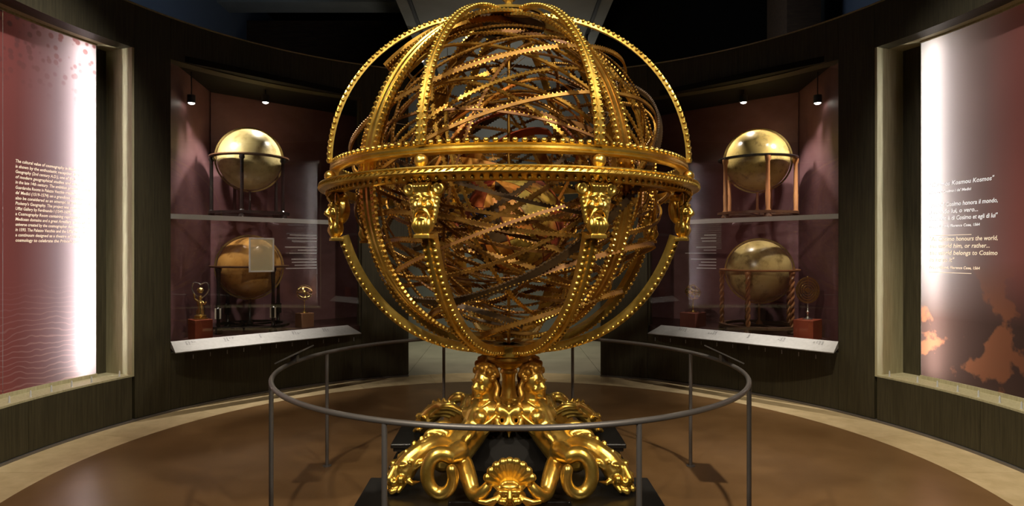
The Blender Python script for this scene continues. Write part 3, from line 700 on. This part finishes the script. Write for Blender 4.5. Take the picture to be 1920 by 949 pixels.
for k in (1, 3):
    s = obj('scallop_shell', shell_me, None, ped); s.rotation_euler = (0, 0, R_(90*k)); obj('fish_mask', mask_low, None, s)
for k in range(4):
    p = obj('pendant', pend_me, None, ped); p.rotation_euler = (0, 0, R_(90*k)); p.scale = (.72, .8, 1)

# ------------------------------------------------------------------ the great armillary sphere
ZB = .868
arm = thing('armillary_sphere', 'giant gilded armillary sphere of nested toothed rings in a domed cage', 'armillary sphere', (SX, SY, ZB))
ZC = 1.95-ZB
def bead_mesh(pts, nrm, size, name):
    # small faceted beads set along a path
    m_ = MB()
    for p in pts: m_.ell(p, size, 6, 4)
    return m_.mesh(name, 60)
def strip(path, wdir, wid, thk, ridge=.006):
    # flat bar swept along a path in the XZ plane: width along wdir (y), thickness along the path normal, with a raised middle ridge
    m_ = MB(); n = len(path); sec = []
    for i, p in enumerate(path):
        t = (path[min(i+1, n-1)]-path[max(i-1, 0)]).normalized(); nr = Vector((t.z, 0, -t.x)); w_ = wid/2
        if nr.dot(p-Vector((0, 0, ZC))) < 0: nr = -nr
        for a, b in ((-w_, 0), (-w_, thk), (-w_*.35, thk), (-w_*.18, thk+ridge), (w_*.18, thk+ridge), (w_*.35, thk), (w_, thk), (w_, 0)):
            m_.v.append(p+Vector((0, a, 0))+nr*(b-thk/2))
    for i in range(n-1):
        for k in range(8): a, b = i*8+k, i*8+(k+1) % 8; m_.f.append((a, b, b+8, a+8))
    m_.f += [tuple(range(8))[::-1], tuple(range((n-1)*8, n*8))]
    return m_
def along(path, step):
    out = []; acc = step/2; 
    for i in range(len(path)-1):
        d = path[i+1]-path[i]; L = d.length; s = acc
        while s < L: out.append((path[i]+d*(s/L), d.normalized())); s += step
        acc = s-L
    return out
def edge_beads(path, wid, step, size, off):
    pts = []
    for p, t in along(path, step):
        nr = Vector((t.z, 0, -t.x)); nr = nr if nr.dot(p-Vector((0, 0, ZC))) > 0 else -nr
        for s in (-1, 1): pts.append(p+Vector((0, s*wid/2, 0))+nr*off)
    return pts
# dome ribs
dp = [Vector((1.055*math.cos(R_(a))+.02, 0, 2.00-ZB+.95*math.sin(R_(a)))) for a in [i*2.5 for i in range(35)]]
dp += [Vector((.055, 0, 2.972-ZB))]
rib_me = strip(dp, None, .044, .02).mesh('dome_rib', 30); rib_me.materials.append(MATS['gold'])
rbead = bead_mesh(edge_beads(dp, .040, .034, .0115, .008), None, .0115, 'bead_trim'); rbead.materials.append(MATS['gold'])
lp = [Vector((1.045*math.cos(R_(a))**.82, 0, ZC-.01-1.02*math.sin(R_(a))**.97)) for a in [19+i*2.0 for i in range(34)]]
lp += [Vector((.12, 0, .05))]
arm_me = strip(lp, None, .066, .042, .012).mesh('lower_arm', 30); arm_me.materials.append(MATS['gold'])
abead = bead_mesh(edge_beads(lp, .056, .034, .0130, .020), None, .0125, 'bead_trim'); abead.materials.append(MATS['gold'])
# grotesque bearded mask (local: +x outward, z up, origin at its top centre)
mk = MB()
mk.ell((0, 0, -.085), (.055, .060, .085)); mk.ell((.0, 0, -.02), (.05, .075, .03))
for k in (-1, 1):
    mk.ell((.050, .024*k, -.062), (.016, .026, .009), M=Matrix.Rotation(R_(-16*k), 3, 'X')); mk.ell((.047, .025*k, -.080), (.012, .013, .010)); mk.ell((.044, .034*k, -.108), (.020, .020, .022))
    mk.torus((.030, .078*k, -.030), .022, .011, Matrix.Rotation(R_(90), 3, 'Y'), 16, 8); mk.ell((.03, .078*k, -.03), .010)
    for j in range(6): mk.chain([(.02, .045*k, -.05-.016*j), (.025, (.076-.004*j)*k, -.055-.020*j), (.02, (.088-.006*j)*k, -.066-.024*j)], [.012, .011, .005], 8)
    mk.chain(catmull([(.058, .004*k, -.128), (.056, .026*k, -.136), (.05, .040*k, -.165), (.045, .034*k, -.20)], 4), .008, 8)
    for j in range(3): mk.chain(catmull([(.045, (.008+.013*j)*k, -.175), (.055, (.010+.015*j)*k, -.20), (.045, (.008+.012*j)*k, -.235)], 4), lerps([.011, .012, .006], 4), 8)
mk.chain([(.052, 0, -.070), (.072, 0, -.108)], [.009, .016]); mk.ell((.068, 0, -.114), (.012, .022, .009))
mk.ell((.058, 0, -.128), (.012, .026, .006)); mk.ell((.052, 0, -.168), (.014, .022, .010)); mk.ell((.02, 0, -.19), (.04, .05, .05))
for j in range(-2, 3): mk.chain([(.045, .012*j, -.045), (.06, .016*j, -.02), (.045, .022*j, .0)], [.012, .013, .007], 8)
mk.box((.02, 0, -.252), (.07, .085, .018))
mask_me = blend(mk, .0042, 1, 'mask'); mask_me.materials.append(MATS['gold'])
ball_me = MB().ell((0, 0, 0), .032, 20, 14).lathe([(.028, -.036), (.030, -.030), (.014, -.022)], 16).mesh('ball'); ball_me.materials.append(MATS['gold'])
for k in range(8):
    rz = R_(-90+22.5+45*k); rot = (0, 0, rz)
    o = obj('dome_rib', rib_me, None, arm); o.rotation_euler = rot; stuff(obj('bead_trim', rbead, None, o))
    o = obj('lower_arm', arm_me, None, arm); o.rotation_euler = rot; stuff(obj('bead_trim', abead, None, o))
    o = obj('mask', mask_me, None, arm); o.rotation_euler = rot; o.location = (1.02*math.cos(rz), 1.02*math.sin(rz), 1.828-ZB)
    o = obj('ball', ball_me, None, arm); o.location = (1.075*math.cos(rz), 1.075*math.sin(rz), 1.926-ZB)
# two horizon rings
def dz(prof): return [(r, z-ZB) for r, z in prof]
up_o = obj('upper_horizon_ring', MB().lathe(dz([(1.02, 1.957), (1.055, 1.954), (1.072, 1.962), (1.064, 1.970), (1.070, 1.977), (1.070, 1.986), (1.062, 1.992), (1.068, 2.000), (1.05, 2.004), (1.02, 2.003)]), 128, closed=True), 'gold', arm, 35, local=True)
n = 150; up_b = MB()
for i in range(n):
    a = 2*math.pi*i/n; up_b.ell((1.052*math.cos(a), 1.052*math.sin(a), 2.013-ZB), (.016, .016, .014), 6, 4)
stuff(obj('bead_trim', up_b, 'gold', up_o, 60, local=True))
lo_o = obj('lower_horizon_ring', MB().lathe(dz([(1.0, 1.836), (1.05, 1.828), (1.075, 1.836), (1.10, 1.852), (1.128, 1.857), (1.134, 1.864), (1.126, 1.880), (1.134, 1.886), (1.130, 1.892), (1.06, 1.891), (1.0, 1.886)]), 128, closed=True), 'gold', arm, 35, local=True)
n = 200; lo_b = MB()
for i in range(n):      # slanted gadroons on the rim
    a = 2*math.pi*i/n; lo_b.ell((1.127*math.cos(a), 1.127*math.sin(a), 1.871-ZB), (.009, .022, .006), 6, 4, Matrix.Rotation(a, 3, 'Z') @ Matrix.Rotation(R_(35), 3, 'X'))
stuff(obj('bead_trim', lo_b, 'gold', lo_o, 60, local=True))
lo_c = MB()
for i in range(160):
    a = 2*math.pi*i/160; lo_c.ell((1.086*math.cos(a), 1.086*math.sin(a), 1.840-ZB), .011, 6, 4)
stuff(obj('lower_bead_trim', lo_c, 'gold', lo_o, 60, local=True))
# crown, finial, collar
obj('crown_disc', MB().lathe(dz([(.001, 2.962), (.07, 2.960), (.09, 2.975), (.085, 2.988), (.06, 2.995), (.001, 2.995)]), 32, caps=False), 'gold', arm, local=True)
fin = obj('finial', MB().lathe(dz([(.04, 2.99), (.035, 3.01), (.03, 3.03), (.022, 3.05), (.038, 3.075), (.03, 3.10), (.02, 3.115), (.03, 3.14), (.045, 3.20), (.05, 3.25), (.03, 3.31), (.012, 3.34), (.02, 3.37), (.004, 3.42)]), 24), 'gold', arm, local=True)
fbd = MB()
for i in range(10): a = 2*math.pi*i/10; fbd.ell((.036*math.cos(a), .036*math.sin(a), 3.075-ZB), .010, 8, 6)
stuff(obj('bead_trim', fbd, 'gold', fin, local=True))
pd_o = obj('polar_disc', MB().lathe(dz([(.15, 2.885), (.215, 2.885), (.225, 2.89), (.222, 2.945), (.15, 2.95)]), 48, closed=True), 'dark_band', arm, local=True)
obj('disc_plate', MB().lathe(dz([(.001, 2.90), (.155, 2.90), (.155, 2.92), (.001, 2.92)]), 40, caps=False), 'dark_band', pd_o, local=True)
obj('disc_rim', MB().lathe(dz([(.221, 2.94), (.232, 2.936), (.235, 2.95), (.21, 2.957)]), 48, closed=True), 'gold', pd_o, local=True)
obj('collar', MB().lathe([(.13, .0), (.135, .006), (.135, .028), (.125, .036), (.14, .05), (.115, .062), (.05, .066)], 48), 'gold', arm, local=True)
cf = MB()
for k in range(4): cf.box((0, 0, .04), (.30, .07, .06), Matrix.Rotation(math.pi*k/4, 3, 'Z'))
obj('collar_strap', cf, 'gold', arm, 0, local=True)

# nested celestial rings
def ring_mesh(R, wd, th, teeth, ts, name, both=True, groove=False):
    prof = [(R-th/2, -wd/2), (R+th/2, -wd/2), (R+th/2, wd/2), (R-th/2, wd/2)]
    if groove: prof = [(R-th/2, -wd/2), (R+th/2, -wd/2), (R+th/2, -wd*.30), (R, -wd*.27), (R, -wd*.10), (R+th/2, -wd*.07), (R+th/2, wd*.07), (R, wd*.10), (R, wd*.27), (R+th/2, wd*.30), (R+th/2, wd/2), (R-th/2, wd/2)]
    a = MB().lathe(prof, 112, closed=True).mesh(name, 30); b = MB()
    for i in range(teeth):
        an = 2*math.pi*i/teeth; Mz = Matrix.Rotation(an, 3, 'Z')
        for s in ((-1, 1) if both else (1,)):
            c = Mz @ Vector((R+th*.15, 0, s*(wd/2+ts*.3)))
            if groove: b.ell(Mz @ Vector((R+th/2, 0, s*wd*.40)), ts*.75, 6, 4)
            b.box(c, (th*.9, ts, ts*1.0), Mz @ Matrix.Rotation(R_(45), 3, 'X'))
    return a, b.mesh('teeth', 30)
def ring(R, nrm, wd, th, teeth, ts, m_, tm=None, off=0.0, name='celestial_ring', both=True, groove=False, center=None):
    a, b = ring_mesh(R, wd, th, teeth, ts, name, both, groove)
    a.materials.append(MATS[m_]); b.materials.append(MATS[tm or m_]); nv = Vector(nrm).normalized()
    o = obj(name, a, None, arm); o.rotation_mode = 'QUATERNION'; o.rotation_quaternion = nv.to_track_quat('Z', 'Y')
    o.location = Vector((0, 0, ZC))+nv*off
    stuff(obj('teeth', b, None, o)); return o
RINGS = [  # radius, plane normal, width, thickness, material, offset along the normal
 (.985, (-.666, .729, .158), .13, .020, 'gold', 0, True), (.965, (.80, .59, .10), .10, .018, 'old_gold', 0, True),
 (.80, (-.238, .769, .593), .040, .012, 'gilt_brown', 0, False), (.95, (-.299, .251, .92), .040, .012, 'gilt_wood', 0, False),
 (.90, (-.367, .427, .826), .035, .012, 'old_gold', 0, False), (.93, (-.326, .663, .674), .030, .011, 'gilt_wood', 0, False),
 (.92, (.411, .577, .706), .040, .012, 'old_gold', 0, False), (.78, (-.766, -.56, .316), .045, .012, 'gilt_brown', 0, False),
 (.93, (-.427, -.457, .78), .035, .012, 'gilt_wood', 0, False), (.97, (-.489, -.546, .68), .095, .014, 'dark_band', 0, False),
 (.88, (.52, -.505, .689), .035, .012, 'gilt_wood', 0, False), (.72, (-.557, -.189, .809), .045, .012, 'dark_band', 0, False),  # dark ring here and the next: their shadow is put into the colour
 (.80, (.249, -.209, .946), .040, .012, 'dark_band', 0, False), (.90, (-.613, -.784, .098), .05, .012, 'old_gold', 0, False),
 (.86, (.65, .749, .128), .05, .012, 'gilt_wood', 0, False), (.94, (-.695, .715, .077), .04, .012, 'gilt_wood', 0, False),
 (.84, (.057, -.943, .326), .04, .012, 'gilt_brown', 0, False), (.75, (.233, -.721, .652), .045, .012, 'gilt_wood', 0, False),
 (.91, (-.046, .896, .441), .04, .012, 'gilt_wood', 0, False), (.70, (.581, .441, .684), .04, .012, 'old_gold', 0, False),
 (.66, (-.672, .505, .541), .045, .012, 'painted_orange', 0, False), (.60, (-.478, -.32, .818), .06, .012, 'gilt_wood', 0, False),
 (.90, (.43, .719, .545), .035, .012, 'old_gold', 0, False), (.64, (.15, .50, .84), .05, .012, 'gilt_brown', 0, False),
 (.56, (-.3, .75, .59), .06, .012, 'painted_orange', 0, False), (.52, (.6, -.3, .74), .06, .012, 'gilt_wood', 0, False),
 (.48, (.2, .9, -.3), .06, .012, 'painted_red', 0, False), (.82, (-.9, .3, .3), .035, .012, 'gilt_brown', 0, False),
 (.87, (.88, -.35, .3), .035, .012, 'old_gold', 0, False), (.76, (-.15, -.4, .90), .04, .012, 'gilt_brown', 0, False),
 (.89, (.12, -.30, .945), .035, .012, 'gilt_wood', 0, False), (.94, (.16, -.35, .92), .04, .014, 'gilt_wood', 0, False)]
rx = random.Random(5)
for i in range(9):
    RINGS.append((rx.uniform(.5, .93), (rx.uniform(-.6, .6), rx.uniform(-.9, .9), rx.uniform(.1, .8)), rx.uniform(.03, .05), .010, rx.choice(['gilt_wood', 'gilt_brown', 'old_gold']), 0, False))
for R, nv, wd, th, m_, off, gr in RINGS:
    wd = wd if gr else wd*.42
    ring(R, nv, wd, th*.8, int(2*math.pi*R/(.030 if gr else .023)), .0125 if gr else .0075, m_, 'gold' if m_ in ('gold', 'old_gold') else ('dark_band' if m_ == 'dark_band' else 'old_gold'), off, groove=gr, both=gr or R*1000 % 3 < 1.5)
# parallels: broad tropic and polar bands as smaller circles along the tilted axis
axn = Vector((-.30, .12, .95)).normalized()
for R, off, wd, m_ in ((.40, .86, .03, 'old_gold'), (.88, .40, .018, 'gilt_wood'), (.70, -.66, .024, 'gilt_brown'), (.44, -.86, .022, 'gilt_wood'), (.88, -.40, .016, 'gilt_brown')):
    ring(R, axn, wd, .012, int(2*math.pi*R/.023), .0075, m_, 'old_gold', off, 'parallel_ring')
ax2 = Vector((.25, .2, .95)).normalized()
for R, off, wd, m_ in ((.52, .70, .022, 'gilt_brown'), (.60, -.60, .02, 'gilt_wood'), (.30, -.86, .03, 'dark_band'), (.75, -.5, .025, 'gilt_wood')):
    ring(R, ax2, wd, .010, int(2*math.pi*R/.023), .0075, m_, 'old_gold', off, 'parallel_ring')
# painted inner bands and the little earth in the middle
def part_band(R, nrm, a0, a1, wd, m_, name='painted_band'):
    m_b = MB(); n = 24
    for i in range(n+1):
        a = R_(a0+(a1-a0)*i/n)
        for r, z in ((R-.005, -wd/2), (R+.005, -wd/2), (R+.005, wd/2), (R-.005, wd/2)): m_b.v.append((r*math.cos(a), r*math.sin(a), z))
    for i in range(n):
        for k in range(4): a, b = i*4+k, i*4+(k+1) % 4; m_b.f.append((a, b, b+4, a+4))
    m_b.f += [(3, 2, 1, 0), (n*4, n*4+1, n*4+2, n*4+3)]
    o = obj(name, m_b, m_, arm, 30, local=True); o.rotation_mode = 'QUATERNION'; o.rotation_quaternion = Vector(nrm).to_track_quat('Z', 'Y'); o.location = (0, 0, ZC); return o
# broad zodiac band climbing from the left shoulder to the pole
zm = MB(); zt = MB(); nz_ = 24; ry = Matrix.Rotation(R_(-3), 3, 'Z')
for i in range(nz_+1):
    e = R_(43+38*i/nz_)
    for r, y in ((.975, -.085), (.995, -.085), (.995, .085), (.975, .085)): zm.v.append(ry @ Vector((-r*math.cos(e)*.985, y-.20, r*math.sin(e)*.955)))
for i in range(nz_):
    for k in range(4): a, b = i*4+k, i*4+(k+1) % 4; zm.f.append((a, b, b+4, a+4))
zm.f += [(3, 2, 1, 0), (nz_*4, nz_*4+1, nz_*4+2, nz_*4+3)]
for i in range(30):
    e = R_(43+38*(i+.5)/30)
    for y in (-.08, -.03, .08): zt.ell(ry @ Vector((-.970*math.cos(e)*.985, y-.20, .970*math.sin(e)*.955)), .010, 6, 4)
zb_ = obj('zodiac_band', zm, 'old_gold', arm, 30, local=True, loc=(0, 0, ZC)); stuff(obj('teeth', zt, 'old_gold', zb_, 60, local=True))
for i in range(10):
    rr = random.Random(i+20)
    nv = (rr.uniform(-.8, .8), rr.uniform(-.9, .4), rr.uniform(.2, .9)); a0 = rr.uniform(0, 360)
    part_band(rr.uniform(.36, .66), nv, a0, a0+rr.uniform(40, 110), rr.uniform(.04, .09), ['painted_orange', 'painted_red', 'gilt_wood', 'gilt_brown', 'painted_red', 'gilt_brown', 'painted_blue'][i % 7])
GR = .31
gl = obj('inner_globe', MB().ell((0, 0, 0), GR*.985, 32, 20), 'painted_red', arm, local=True, loc=(.03, 0, ZC-.26)); gl.rotation_euler = (R_(24), R_(-32), R_(15))
gmats = ['globe_core', 'painted_red', 'painted_orange', 'painted_red', 'painted_orange', 'map_yellow', 'painted_red', 'dark_band']
for i in range(12):
    for j, (l0, l1) in enumerate(((-88, -32), (-31, 12), (13, 52), (53, 88))):
        m_ = MB(); na, nl = 5, 6
        for a in range(na+1):
            for l in range(nl+1):
                th = R_(30*i+.8+28.4*a/na); ph = R_(l0+(l1-l0)*l/nl); m_.v.append((GR*math.cos(ph)*math.cos(th), GR*math.cos(ph)*math.sin(th), GR*math.sin(ph)))
        m_.f = [(a*(nl+1)+l, (a+1)*(nl+1)+l, (a+1)*(nl+1)+l+1, a*(nl+1)+l+1) for a in range(na) for l in range(nl)]
        obj('map_gore', m_, gmats[(i*3+j*5) % 8], gl, 60, local=True)
obj('globe_axis', MB().tube([(.0, 0, .065), (0, 0, 2.89-ZB)], .010, 10), 'old_gold', arm, local=True)
for i in range(12):
    rr = random.Random(i+80)
    def rp(R): 
        v = Vector((rr.gauss(0, 1), rr.gauss(-.4, 1), rr.gauss(0, 1))).normalized(); return v*R+Vector((0, 0, ZC))
    obj('wire', MB().tube([rp(.92), rp(.80)], .0018, 5), 'silver', arm, local=True)
